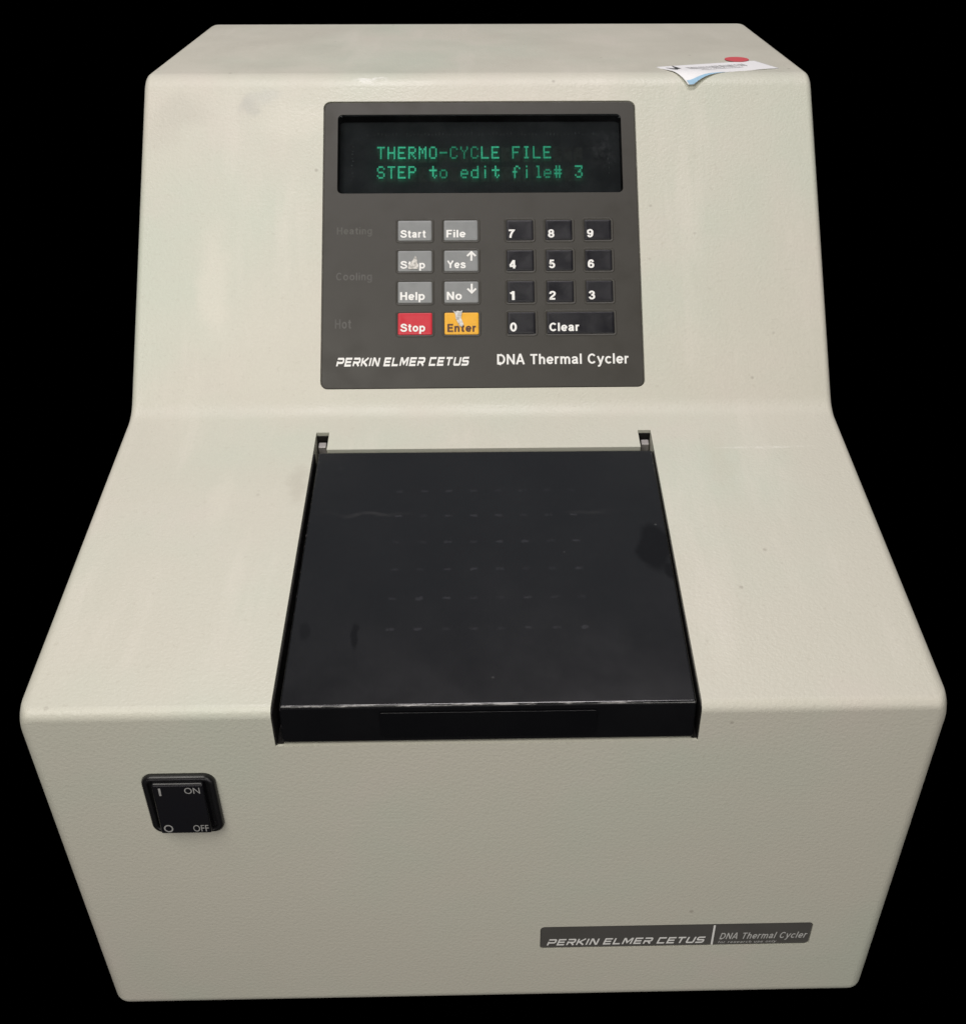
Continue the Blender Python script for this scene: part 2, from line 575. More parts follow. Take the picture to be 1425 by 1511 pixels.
def logo_text(text, x0, y0, x1, y1, z, thick=0.245, slant=0.30, tilt=0.0):
    parts, x = [], 0.0
    for ch in text:
        if ch == ' ':
            x += 0.55
            continue
        for k, pl in enumerate(LOGO[ch]):
            v, f = stroke([(px + x, py * 0.8) for px, py in pl], thick)
            parts.append(([(p[0], p[1], p[2]) for p in v], f, 0))
        x += LOGO_W.get(ch, 1.0) + 0.30
    v, f, _ = join_vf(parts)
    v = [(p[0] + slant * p[1], p[1], 0) for p in v]
    v = fit(v, x0, y0, x1, y1, z, tilt)
    # overlapping strokes of one letter step up by a hair so that no two faces share a plane
    out, o = [], 0
    for k, (pv, pf, _) in enumerate(parts):
        for p in v[o:o + len(pv)]:
            out.append((p[0], p[1], p[2] + 0.00001 * (k % 4)))
        o += len(pv)
    return out, f



# ------------------------------------------------------------------ grotesque lettering drawn as strokes (cap height 1)
def arc(cx, cy, rx, ry, a0, a1, n=22):
    return [(cx + rx * math.cos(math.radians(a0 + (a1 - a0) * k / n)), cy + ry * math.sin(math.radians(a0 + (a1 - a0) * k / n))) for k in range(n + 1)]


def curve(pts, n=6):
    P = [pts[0], *pts, pts[-1]]
    out = []
    for i in range(1, len(P) - 2):
        p0, p1, p2, p3 = P[i - 1], P[i], P[i + 1], P[i + 2]
        for k in range(n):
            t = k / n
            out.append(tuple(0.5 * (2 * p1[c] + (p2[c] - p0[c]) * t + (2 * p0[c] - 5 * p1[c] + 4 * p2[c] - p3[c]) * t * t + (3 * p1[c] - p0[c] - 3 * p2[c] + p3[c]) * t ** 3) for c in (0, 1)))
    out.append(tuple(P[-2]))
    return out


S_PTS = [(.655, .69), (.60, .83), (.48, .90), (.35, .912), (.20, .87), (.125, .74), (.19, .62), (.34, .55), (.51, .49), (.64, .40), (.665, .26), (.57, .13), (.38, .088), (.20, .12), (.10, .22), (.085, .33)]
SIX = [curve([(.49, .72), (.43, .87), (.30, .912), (.16, .80), (.10, .56), (.098, .33)]), arc(.302, .325, .205, .237, 0, 360)]
ARCH = curve([(.095, .40), (.15, .58), (.29, .655), (.42, .60), (.465, .46), (.465, .30)]) + [(.465, 0)]
SANS = {
    'S': (.74, [curve(S_PTS)]), 's': (.58, [curve([(x * .76 + .02, y * .735) for x, y in S_PTS])]),
    't': (.40, [[(.19, .93), (.19, .25)] + curve([(.19, .25), (.21, .12), (.29, .085), (.39, .095)]), [(.02, .665), (.39, .665)]]),
    'a': (.60, [curve([(.085, .52), (.13, .61), (.27, .655), (.41, .62), (.455, .52)]) + [(.455, .16), (.48, .09), (.56, .09)],
                curve([(.455, .43), (.32, .385), (.16, .34), (.09, .22), (.13, .12), (.24, .085), (.38, .14), (.455, .26)])]),
    'r': (.39, [[(.095, 0), (.095, .745)], curve([(.095, .40), (.14, .58), (.24, .645), (.37, .645)])]),
    'F': (.61, [[(.105, 0), (.105, 1)], [(.105, .91), (.61, .91)], [(.105, .485), (.54, .485)]]),
    'i': (.20, [[(.10, 0), (.10, .74)], [(.10, .85), (.10, 1.0)]]), 'l': (.20, [[(.10, 0), (.10, 1.0)]]),
    'e': (.62, [[(.09, .36), (.56, .36)], arc(.32, .37, .232, .287, -3, 322)]),
    'p': (.64, [[(.095, -.28), (.095, .74)], arc(.335, .37, .24, .287, 0, 360)]),
    'Y': (.72, [[(.04, 1), (.36, .45), (.68, 1)], [(.36, .46), (.36, 0)]]),
    'N': (.74, [[(.10, 0), (.10, 1)], [(.12, .93), (.62, .07)], [(.64, 0), (.64, 1)]]),
    'o': (.64, [arc(.32, .37, .232, .287, 0, 360)]),
    'H': (.74, [[(.10, 0), (.10, 1)], [(.64, 0), (.64, 1)], [(.10, .51), (.64, .51)]]),
    'E': (.64, [[(.105, 0), (.105, 1)], [(.105, .91), (.63, .91)], [(.105, .51), (.58, .51)], [(.105, .09), (.64, .09)]]),
    'n': (.56, [[(.095, 0), (.095, .74)], ARCH]), 'h': (.56, [[(.095, 0), (.095, 1)], ARCH]),
    'm': (.90, [[(.095, 0), (.095, .74)], [(x * .95, y) for x, y in ARCH], [(x * .95 + .352, y) for x, y in ARCH]]),
    'u': (.56, [[(.465, .74), (.465, 0)], [(.56 - x, .74 - y) for x, y in ARCH]]),
    'D': (.74, [[(.105, 0), (.105, 1)], [(.105, .91), (.34, .91)] + arc(.34, .5, .305, .41, 90, -90) + [(.34, .09), (.105, .09)]]),
    'A': (.72, [[(.05, 0), (.335, .96)], [(.67, 0), (.385, .96)], [(.27, .955), (.45, .955)], [(.16, .31), (.56, .31)]]),
    'T': (.66, [[(.02, .91), (.64, .91)], [(.33, .91), (.33, 0)]]),
    'C': (.74, [arc(.39, .5, .30, .412, 40, 320)]), 'c': (.58, [arc(.32, .37, .232, .287, 42, 318)]),
    'y': (.58, [[(.05, .74), (.30, .06)], [(.54, .74), (.29, .04)] + curve([(.29, .04), (.23, -.14), (.15, -.205), (.05, -.20)])]),
    'g': (.64, [arc(.31, .37, .225, .287, 0, 360), [(.535, .74), (.535, -.02)] + curve([(.535, -.02), (.49, -.17), (.34, -.225), (.19, -.20), (.11, -.10)])]),
    'f': (.36, [[(.17, 0), (.17, .80)] + curve([(.17, .80), (.20, .92), (.27, .95), (.36, .94)]), [(.02, .665), (.36, .665)]]),
    '0': (.60, [arc(.30, .5, .21, .412, 0, 360)]), '1': (.40, [[(.29, 0), (.29, 1)], [(.06, .74), (.20, .79), (.29, .93)]]),
    '2': (.60, [curve([(.10, .66), (.13, .83), (.30, .912), (.46, .84), (.50, .70), (.42, .52), (.22, .32), (.12, .16), (.11, .088)]) + [(.54, .088)]]),
    '3': (.60, [curve([(.09, .70), (.15, .86), (.30, .912), (.45, .84), (.475, .70), (.40, .57), (.24, .525)]), curve([(.24, .525), (.44, .475), (.51, .30), (.44, .14), (.29, .088), (.14, .14), (.08, .30)])]),
    '4': (.60, [[(.42, 0), (.42, .95)], [(.40, .93), (.08, .33)], [(.03, .26), (.58, .26)]]),
    '5': (.60, [[(.50, .91), (.165, .91), (.12, .49)] + curve([(.12, .49), (.20, .57), (.33, .585), (.47, .50), (.51, .33), (.44, .15), (.29, .088), (.14, .14), (.08, .27)])]),
    '6': (.60, SIX), '7': (.58, [[(.05, .91), (.52, .91)] + curve([(.50, .86), (.34, .60), (.24, .30), (.20, 0)])]),
    '8': (.60, [arc(.30, .71, .18, .20, 0, 360), arc(.30, .30, .212, .212, 0, 360)]),
    '9': (.60, [[(.60 - x, 1 - y) for x, y in pl] for pl in SIX]), ' ': (.30, []),
}


def sans(text, t=0.19, shear=0.0, gap=0.13):
    parts, x = [], 0.0
    for ch in text:
        w, pls = SANS[ch]
        for k, pl in enumerate(pls):
            v, f = stroke(pl, t)
            parts.append(([(p[0] + x + shear * p[1], p[1], 0.00001 * (k % 4)) for p in v], f, 0))
        x += w + gap
    v, f, _ = join_vf(parts)
    return v, f


def fit_sans(v, x0, y0, x1, y1, z):
    return [(p[0], p[1], z + q[2]) for p, q in zip(fit(v, x0, y0, x1, y1, 0), v)]


# ------------------------------------------------------------------ setting
v, f = slab(-1.5, -1.2, 1.5, 1.8, 0.02, -0.03, -0.0048)
tb = link('tabletop', me_from('tabletop', v, f), M['tabletop'])
tb['kind'] = 'structure'
tb['label'] = 'plain black surface under the cream machine'

# ------------------------------------------------------------------ the machine
root = bpy.data.objects.new('thermal_cycler', None)
col.objects.link(root)
root.empty_display_size = 0.1
root.location = (0, 0.23, 0)
WORLD[root.name] = Matrix.Translation((0, 0.23, 0))
root['label'] = 'cream desktop laboratory machine with sloped keypad panel, green lit display and black lid'
root['category'] = 'laboratory machine'


# case: filleted profile swept across, side edges rounded over
SIDE, HALF, BALL = [], [], []                  # side rounding and half width at each profile point (the shell flares towards the front)


def fillet_profile():
    radii = [0.0068, 0.0045, 0.020, 0.016, 0.0095, 0.0068]
    out = []
    n = len(PR)
    for i in range(n):
        p, a, b = PR[i], PR[i - 1], PR[(i + 1) % n]
        d1, d2 = (a - p).normalized(), (b - p).normalized()
        ang = d1.angle(d2)
        r = radii[i]
        t = r / math.tan(ang / 2)
        c = p + (d1 + d2).normalized() * (r / math.sin(ang / 2))
        s, e = p + d1 * t - c, p + d2 * t - c
        sweep = math.atan2(s.x * e.y - s.y * e.x, s.dot(e))
        k = 18
        for j in range(k + 1):
            q = sweep * j / k
            BALL.append((c, (d1 + d2).normalized() * (1 if i != 2 else -1), math.sin(ang / 2), r, Vector((s.x * math.cos(q) - s.y * math.sin(q), s.x * math.sin(q) + s.y * math.cos(q))).normalized(), i == 2, p, 0.0135 if i == 1 else None))
            HALF.append(W / 2 + (0.0016, 0.0027, 0.0003, 0.0003, 0.0004, 0.0010)[i])
            SIDE.append((0.0062, 0.0055, 0.0031, 0.0034, 0.0088, 0.0060)[i])
            out.append(c + Vector((s.x * math.cos(q) - s.y * math.sin(q), s.x * math.sin(q) + s.y * math.cos(q))))
    return out


FP = fillet_profile()
nF = len(FP)
nrm = []
for i in range(nF):
    t1 = (FP[i] - FP[i - 1]).normalized()
    t2 = (FP[(i + 1) % nF] - FP[i]).normalized()
    t = (t1 + t2).normalized()
    nrm.append(Vector((-t.y, t.x)))          # outward for this winding
K = 10
ang = [math.pi / 2 * (K - k) / K for k in range(K + 1)]
seq = [(-1, a) for a in ang] + [(1, a) for a in reversed(ang)]
verts, faces = [], []
for sg, a in seq:
    for p, n_, r_, hw, (cc, bis, sn, rad, dr, hollow, pc, wide) in zip(FP, nrm, SIDE, HALF, BALL):
        ins = r_ * (1 - math.cos(a))
        if hollow:                                  # inside bend: the offset arc grows
            q = cc + dr * (rad + ins)
        else:                                       # the bend gets rounder towards the side where wide is set
            re = max(rad - ins, 0.0004) if wide is None else rad + (wide - rad) * (2 * a / math.pi) ** 1.6
            q = pc + bis * ((ins + re) / sn) + dr * re
        verts.append((sg * (hw - r_ * (1 - math.sin(a))), q.x, q.y))
for k in range(len(seq) - 1):
    for i in range(nF):
        j = (i + 1) % nF
        faces.append((k * nF + i, k * nF + j, (k + 1) * nF + j, (k + 1) * nF + i))
faces.append(tuple(range(nF)))
faces.append(tuple((len(seq) - 1) * nF + i for i in reversed(range(nF))))
me = me_from('case', verts, faces)
bm = bmesh.new()
bm.from_mesh(me)
bmesh.ops.recalc_face_normals(bm, faces=bm.faces)
bm.to_mesh(me)
bm.free()
case = link('case', me, M['case'], root)


def cutbox(x0, y0, x1, y1, r, z0, z1, frame):
    v, f = slab(x0 * MM, y0 * MM, x1 * MM, y1 * MM, r * MM, z0 * MM, z1 * MM)
    return v, f, frame


boolean(case, [
    cutbox(-76.9, -40, 76.9, 152.3, 0.6, -16.6, 25, DECK),          # bay of the lid, open to the front
    cutbox(-76.9, 140, -71.0, 165.3, 0.3, -13, 25, DECK),           # two hinge slots
    cutbox(71.0, 140, 76.9, 165.0, 0.3, -13, 25, DECK),
    cutbox(-76.9, 11.1, 76.7, 159.4, 3.6, -1.6, 25, SLOPE),         # seat of the control panel
    cutbox(-70.2, 110.4, 69.8, 152.8, 2.4, -9.0, 5, SLOPE),         # well of the display
    cutbox(21.3, 32.1, 137.2, 46.95, 2.0, -1.1, 10, FRONT),          # seat of the nameplate
])
for p in case.data.polygons:
    p.use_smooth = False

# --- control panel overlay with its display opening
v, f = slab(-76.6 * MM, 11.4 * MM, 76.4 * MM, 159.1 * MM, 3.3 * MM, -1.5 * MM, -0.35 * MM, 0.0005)
panel = link('control_panel', me_from('control_panel', [SLOPE @ Vector(p) for p in v], f), M['panel'])
boolean(panel, [cutbox(-69.9, 110.7, 69.5, 152.5, 2.4, -6, 5, SLOPE)])
pm = panel.data
pm.transform(SLOPE.inverted())
panel.parent = root
panel.matrix_parent_inverse = world_of(root).inverted()
panel.matrix_basis = SLOPE
WORLD[panel.name] = SLOPE.copy()
ZP = -0.35 * MM

# printed lettering of the panel
v, f = logo_text('PERKIN ELMER CETUS', -69.6 * MM, 22.2 * MM, -6.5 * MM, 27.1 * MM, ZP + 0.00006)
link('logo_lettering', me_from('logo_lettering', v, f), M['white'], panel, SLOPE, 'white slanted square lettering')
v, f = sans('DNA Thermal Cycler', 0.165, gap=0.10)
v = fit_sans(v, 6.7 * MM, 21.4 * MM, 69.3 * MM, 28.5 * MM, ZP + 0.00006)
link('name_lettering', me_from('name_lettering', v, f), M['white'], panel, SLOPE, 'white upright lettering naming the machine')
for word, box, mt in (('Heating', (-69.8, 88.2, -52.5, 93.1), 'faint'), ('Cooling', (-70.0, 64.5, -52.4, 69.8), 'faint2'), ('Hot', (-70.3, 41.4, -62.6, 46.1), 'faint2')):
    v, f = sans(word, 0.17)
    v = fit_sans(v, box[0] * MM, box[1] * MM, box[2] * MM, box[3] * MM, ZP + 0.00006)
    link('indicator_lettering', me_from('indicator_lettering', v, f), M[mt], panel, SLOPE, 'barely visible grey word ' + word)

# --- display: tube plate in the well, lit dots, smoked glass
DOT = {
    'T': '11111 00100 00100 00100 00100 00100 00100', 'H': '10001 10001 10001 11111 10001 10001 10001',
    'E': '11111 10000 10000 11110 10000 10000 11111', 'R': '11110 10001 10001 11110 10100 10010 10001',
    'M': '10001 11011 10101 10101 10001 10001 10001', 'O': '01110 10001 10001 10001 10001 10001 01110',
    '-': '00000 00000 00000 11111 00000 00000 00000', 'C': '01110 10001 10000 10000 10000 10001 01110',
    'Y': '10001 10001 01010 00100 00100 00100 00100', 'L': '10000 10000 10000 10000 10000 10000 11111',
    'F': '11111 10000 10000 11110 10000 10000 10000', 'I': '01110 00100 00100 00100 00100 00100 01110',
    'S': '01110 10001 10000 01110 00001 10001 01110', 'P': '11110 10001 10001 11110 10000 10000 10000',
    't': '00100 00100 11111 00100 00100 00101 00010', 'o': '00000 00000 01110 10001 10001 10001 01110',
    'e': '00000 00000 01110 10001 11111 10000 01110', 'd': '00001 00001 01111 10001 10001 10001 01111',
    'i': '00100 00000 00100 00100 00100 00100 00100', 'f': '00110 01001 01000 11100 01000 01000 01000',
    'l': '00110 00010 00010 00010 00010 00010 00111', '#': '01010 01010 11111 01010 11111 01010 01010',
    '3': '11111 00001 00010 00110 00001 10001 01110',
}
ZT = -6.5 * MM
rg = [(rrect((-70.1 + d) * MM, (110.5 + d) * MM, (69.7 - d) * MM, (152.7 - d) * MM, (2.3 - d * 0.5) * MM), z)
      for d, z in ((0, -8.8 * MM), (0, -1.65 * MM), (0.5, -1.65 * MM), (0.5, ZT))]
v, f = stack(rg)
disp = link('display', me_from('display', v, f, [1 if k < len(f) - 1 else 0 for k in range(len(f))]), [M['tube'], M['dark']], root, SLOPE, 'dark dot matrix display with two rows of green characters')
PITCH, CW = 5.13, 3.75
rows = (('THERMO-CYCLE FILE', 131.4, [.8, .9, .95, .9, .9, .8, .52, .42, .38, .42, .85, .85, 0, .62, .68, .62, .66]),
        ('STEP to edit file# 3', 121.0, [.75, .85, .95, .9, 0, .95, .45, 0, .6, .75, .8, .9, 0, .75, .72, .52, .42, .62, 0, .68]))
parts, lum = [], []
ghost = []
for text, y0, lv in rows:
    for ci in range(20):
        x0 = -51.0 + ci * PITCH
        ghost.append(([((x0 - 0.25) * MM, (y0 - 1.0) * MM, ZT + 0.0001), ((x0 + CW + 0.25) * MM, (y0 - 1.0) * MM, ZT + 0.0001),
                       ((x0 + CW + 0.25) * MM, (y0 + 6.9) * MM, ZT + 0.0001), ((x0 - 0.25) * MM, (y0 + 6.9) * MM, ZT + 0.0001)], [(0, 1, 2, 3)], 0))
        if ci >= len(text) or text[ci] == ' ':
            continue
        for r, line in enumerate(DOT[text[ci]].split()):
            for k, on in enumerate(line):
                if on == '1':
                    dx, dy = x0 + k * 0.76, y0 + (6 - r) * 0.95
                    q = [(dx * MM, dy * MM, ZT + 0.0018), ((dx + .71) * MM, dy * MM, ZT + 0.0018), ((dx + .71) * MM, (dy + .88) * MM, ZT + 0.0018), (dx * MM, (dy + .88) * MM, ZT + 0.0018)]
                    parts.append((q, [(0, 1, 2, 3)], 0))
                    lum.append(lv[ci] * random.uniform(0.85, 1.1))
v, f, _ = join_vf(parts)
me = me_from('display_text', v, f)
at = me.attributes.new('lum', 'FLOAT', 'FACE')
for i, x in enumerate(lum):
    at.data[i].value = x
link('display_text', me, M['glow'], disp, SLOPE, 'two rows of glowing green characters')
v, f, _ = join_vf(ghost)
link('unlit_cells', me_from('unlit_cells', v, f), M['ghost'], disp, SLOPE, 'faint grey character cells behind the green text')
parts = []
for k in range(64):                                               # lead marks above the text and at both ends
    x = -56.0 + k * 1.78
    h = random.uniform(0.5, 1.6)
    y = 145.0 + random.uniform(-0.3, 0.3)
    if random.random() < 0.8:
        parts.append(([((x + a) * MM, (y + b) * MM, ZT + 0.0002) for a, b in ((0, 0), (.22, 0), (.22, h), (0, h))], [(0, 1, 2, 3)], 0))
for k in range(11):
    y = 121.0 + k * 1.95 + random.uniform(-.3, .3)
    w = random.uniform(0.3, 0.9)
    x = -63.8 + random.uniform(-.5, .5)
    parts.append(([((x + a) * MM, (y + b) * MM, ZT + 0.0002) for a, b in ((0, 0), (w, 0), (w, .5), (0, .5))], [(0, 1, 2, 3)], 0))
for k in range(6):
    y = 124.0 + k * 2.6 + random.uniform(-.5, .5)
    x = 63.0 + random.uniform(-1, 1)
    parts.append(([((x + a) * MM, (y + b) * MM, ZT + 0.0002) for a, b in ((0, 0), (.35, .1), (.3, .8), (0, .7))], [(0, 1, 2, 3)], 0))
v, f, _ = join_vf(parts)
link('tube_marks', me_from('tube_marks', v, f), M['tick'], disp, SLOPE, 'tiny pale lead marks round the edge of the display tube')
v, f = slab(-69.7 * MM, 110.9 * MM, 69.3 * MM, 152.3 * MM, 2.3 * MM, -1.3 * MM, -0.45 * MM)
link('glass_pane', me_from('glass_pane', v, f), M['glass'], disp, SLOPE)


# --- membrane keys
def make_key(x0, y0, x1, y1, mt, label):
    x0, y0, x1, y1 = (k * MM for k in (x0, y0, x1, y1))
    w, h = x1 - x0, y1 - y0
    m = 0.0013
    parts = []
    # embossed rim of the overlay round the cap
    rim = [(rrect(x0 - m, y0 - m, x1 + m, y1 + m, 0.0019, 5), ZP - 0.0002)]
    for d, z in ((0.0003, 0.00018), (0.0006, 0.00022), (0.0009, 0.00016), (0.00115, 0.00002), (0.0013, -0.00005)):
        q = m - d
        rim.append((rrect(x0 - q, y0 - q, x1 + q, y1 + q, max(0.0019 - d, 0.0007), 5), ZP + z))
    rv, rf = stack(rim, False, False)
    parts.append((rv, rf, 1))
    # slightly domed cap with a dished middle
    cap = []
    for d, z in ((0.0, -0.0001), (0.00012, 0.00016), (0.0005, 0.00026), (0.0014, 0.00024), (0.0028, 0.00018), (0.0044, 0.00014)):
        d = min(d, h / 2 - 0.0004)
        cap.append((rrect(x0 + d, y0 + d, x1 - d, y1 - d, max(0.0007 - d * 0.4, 0.0002), 5), ZP + z))
    cv, cf = stack(cap, False, True)
    parts.append((cv, cf, 0))
    v, f, idx = join_vf(parts)
    return link('key', me_from('key', v, f, idx, smooth=True), [M[mt], M['panel']], root, SLOPE, label)


def legend(key, text, box, uv, mt='white', bold=0.20):
    x0, y0, x1, y1 = box
    w, h = x1 - x0, y1 - y0
    v, f = sans(text, bold)
    v = fit_sans(v, (x0 + uv[0] * w) * MM, (y0 + uv[1] * h) * MM, (x0 + uv[2] * w) * MM, (y0 + uv[3] * h) * MM, ZP + 0.00034)
    link('legend', me_from('legend', v, f), M[mt], key, SLOPE)


ROW = (85.9, 70.1, 54.0, 38.0)
KH = (10.5, 10.7, 10.9, 11.1)
COLA, COLB = (-40.4, -24.0), (-18.2, -1.8)
fun = [
    (COLA, 0, 'Start', 'key_grey', (.075, .14, .825, .52), 'grey key reading Start'),
    (COLB, 0, 'File', 'key_grey', (.075, .14, .645, .52), 'grey key reading File'),
    (COLA, 1, 'Step', 'key_grey', (.075, .03, .80, .50), 'grey key reading Step with a torn middle'),
    (COLB, 1, 'Yes', 'key_grey', (.09, .13, .635, .52), 'grey key reading Yes with an up arrow'),
    (COLA, 2, 'Help', 'key_grey', (.07, .03, .79, .51), 'grey key reading Help'),
    (COLB, 2, 'No', 'key_grey', (.075, .13, .515, .51), 'grey key reading No with a down arrow'),
    (COLA, 3, 'Stop', 'key_red', (.075, .04, .795, .50), 'red key reading Stop'),
    (COLB, 3, 'Enter', 'key_yellow', (.085, .11, .915, .48), 'yellow key reading Enter with torn film'),
]
keys = {}
for (x0, x1), r, text, mt, uv, lab in fun:
    box = (x0, ROW[r], x1, ROW[r] + KH[r])
    k = make_key(*box, mt, lab)
    keys[text] = (k, box)
    legend(k, text, box, uv, 'brown' if text == 'Enter' else 'white')
NUM = ((12.0, 25.1), (31.0, 44.0), (49.9, 62.9))
for r, row in enumerate(('789', '456', '123')):
    for cx, ch in zip(NUM, row):
        box = (cx[0], ROW[r], cx[1], ROW[r] + KH[r])
        k = make_key(*box, 'key_black', 'black key reading ' + ch)
        legend(k, ch, box, (.09, .11, .33 if ch != '1' else .27, .52))
box = (12.0, ROW[3], 25.3, ROW[3] + KH[3])
legend(make_key(*box, 'key_black', 'black key reading 0'), '0', box, (.08, .11, .325, .52))
box = (30.7, ROW[3], 63.1, ROW[3] + KH[3])
legend(make_key(*box, 'key_black', 'wide black key reading Clear'), 'Clear', box, (.035, .11, .475, .50))
# arrows
for text, sgn, cy in (('Yes', 1, 0.70), ('No', -1, 0.67)):
    k, b = keys[text]
    w, h = b[2] - b[0], b[3] - b[1]
    cx = b[0] + 0.805 * w
    cyv = b[1] + cy * h
    hh = 0.21 * h
    p1 = stroke([(cx, cyv - sgn * hh), (cx, cyv + sgn * hh * 0.75)], 0.95)
    p2 = stroke([(cx - 2.05, cyv + sgn * (hh - 2.1)), (cx, cyv + sgn * hh), (cx + 2.05, cyv + sgn * (hh - 2.1))], 0.95)
    v, f, _ = join_vf([([(p[0], p[1], 0) for p in p1[0]], p1[1], 0), ([(p[0], p[1], 0.02) for p in p2[0]], p2[1], 0)])
    v = [(p[0] * MM, p[1] * MM, ZP + 0.00034 + p[2] * MM) for p in v]
    link('arrow', me_from('arrow', v, f), M['white'], k, SLOPE)


# torn film patches
def tear(key, pts, z):
    n = len(pts)
    v = [(p[0] * MM, p[1] * MM, z) for p in pts] + [(p[0] * MM, p[1] * MM, z + 0.00012 + random.uniform(0, .00018)) for p in pts]
    f = [tuple(n + i for i in range(n))] + [(i, (i + 1) % n, n + (i + 1) % n, n + i) for i in range(n)]
    link('torn_film', me_from('torn_film', v, f), M['tear'], key, SLOPE)


k, b = keys['Step']
tear(k, [(b[0] + x, b[1] + y) for x, y in ((4.9, 1.6), (5.6, 1.0), (7.2, 1.3), (9.6, 1.2), (9.9, 2.6), (9.3, 4.4), (9.0, 7.0), (8.4, 7.9), (7.5, 6.0), (6.2, 4.4), (5.2, 3.0))], ZP + 0.0004)
k, b = keys['Enter']
tear(k, [(b[0] + x, b[1] + y) for x, y in ((4.1, 12.0), (5.2, 11.3), (6.3, 11.9), (7.6, 11.5), (8.6, 12.1), (8.3, 10.2), (7.9, 8.3), (8.6, 6.4), (9.2, 4.9), (8.4, 3.8), (7.2, 4.2), (6.2, 6.3), (5.3, 8.2), (5.2, 10.0))], ZP + 0.0004)


# --- lid with label recess and hinge knuckles
def hexa(top, bot, frame=None):
    v = [*top, *bot]
    f = [(0, 1, 2, 3), (7, 6, 5, 4), (0, 4, 5, 1), (1, 5, 6, 2), (2, 6, 7, 3), (3, 7, 4, 0)]
    return v, f


def bevelled(name, v, f, width, seg=3):
    me = me_from(name, v, f)
    bm = bmesh.new()
    bm.from_mesh(me)
    bmesh.ops.recalc_face_normals(bm, faces=bm.faces)
    bmesh.ops.bevel(bm, geom=list(bm.edges), offset=width, segments=seg, profile=0.5, affect='EDGES')
    bm.to_mesh(me)
    bm.free()
    return me


DI = DECK.inverted()


def dk(x, y, z):                    # world millimetres -> deck frame metres
    return tuple(DI @ Vector((x * MM, y * MM, z * MM)))


top = [(-73.8 * MM, 1.4 * MM, 0.0006), (75.0 * MM, 1.4 * MM, 0.0006), (76.2 * MM, 150.7 * MM, -0.0006), (-74.8 * MM, 151.1 * MM, -0.0006)]
bot = [dk(-74.6, 0.4, 154.6), dk(75.2, 0.4, 154.6), (76.4 * MM, 150.9 * MM, -0.0150), (-75.2 * MM, 151.3 * MM, -0.0150)]
v, f = hexa(top, bot)
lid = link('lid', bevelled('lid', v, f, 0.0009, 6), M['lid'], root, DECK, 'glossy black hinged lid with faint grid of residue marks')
v, f = slab(-38.4 * MM, 156.9 * MM, 39.3 * MM, 168.6 * MM, 0.8 * MM, -0.4 * MM, -0.25 * MM, 0.00008)
link('finger_plate', me_from('finger_plate', v, f), M['lid'], lid, FRONT)
for xa, xb in ((-76.0, -72.5), (72.6, 76.1)):
    v, f = hexa([(xa * MM, 159.4 * MM, -.0040), (xb * MM, 159.4 * MM, -.0040), (xb * MM, 163.2 * MM, -.0040), (xa * MM, 163.2 * MM, -.0040)],
                [(xa * MM, 159.4 * MM, -.011), (xb * MM, 159.4 * MM, -.011), (xb * MM, 163.2 * MM, -.011), (xa * MM, 163.2 * MM, -.011)])
    link('hinge_knuckle', bevelled('hinge_knuckle', v, f, 0.0004), M['steel'], lid, DECK)
# dark strips standing in for the shade in the lid gap and hinge slots
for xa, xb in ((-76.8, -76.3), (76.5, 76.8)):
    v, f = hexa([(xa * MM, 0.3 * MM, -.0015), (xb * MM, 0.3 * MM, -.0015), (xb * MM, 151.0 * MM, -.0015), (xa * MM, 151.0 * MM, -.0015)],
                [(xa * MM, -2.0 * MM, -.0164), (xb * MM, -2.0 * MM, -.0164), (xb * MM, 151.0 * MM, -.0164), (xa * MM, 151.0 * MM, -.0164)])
    link('bay_wall_shade', me_from('bay_wall_shade', v, f), M['dark'], root, DECK)
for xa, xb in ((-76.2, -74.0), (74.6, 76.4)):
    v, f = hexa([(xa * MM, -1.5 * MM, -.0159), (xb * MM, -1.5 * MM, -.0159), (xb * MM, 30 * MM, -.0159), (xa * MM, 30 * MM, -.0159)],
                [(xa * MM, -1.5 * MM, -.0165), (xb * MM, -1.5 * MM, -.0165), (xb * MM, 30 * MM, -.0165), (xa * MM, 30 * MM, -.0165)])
    link('bay_floor_shade', me_from('bay_floor_shade', v, f), M['dark'], root, DECK)
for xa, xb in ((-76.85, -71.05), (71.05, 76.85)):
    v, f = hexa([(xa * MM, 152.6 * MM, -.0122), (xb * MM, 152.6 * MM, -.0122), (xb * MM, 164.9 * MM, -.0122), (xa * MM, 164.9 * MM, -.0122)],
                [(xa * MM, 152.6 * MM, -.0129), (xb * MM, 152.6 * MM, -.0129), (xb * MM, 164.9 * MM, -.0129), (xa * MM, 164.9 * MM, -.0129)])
    link('slot_floor_shade', me_from('slot_floor_shade', v, f), M['dark'], root, DECK)
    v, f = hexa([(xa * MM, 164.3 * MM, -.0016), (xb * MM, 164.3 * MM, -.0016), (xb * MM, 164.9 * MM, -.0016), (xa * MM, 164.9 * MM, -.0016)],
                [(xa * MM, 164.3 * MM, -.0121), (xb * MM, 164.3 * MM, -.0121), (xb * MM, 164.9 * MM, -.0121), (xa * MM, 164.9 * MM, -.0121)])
    link('slot_wall_shade', me_from('slot_wall_shade', v, f), M['dark'], root, DECK)

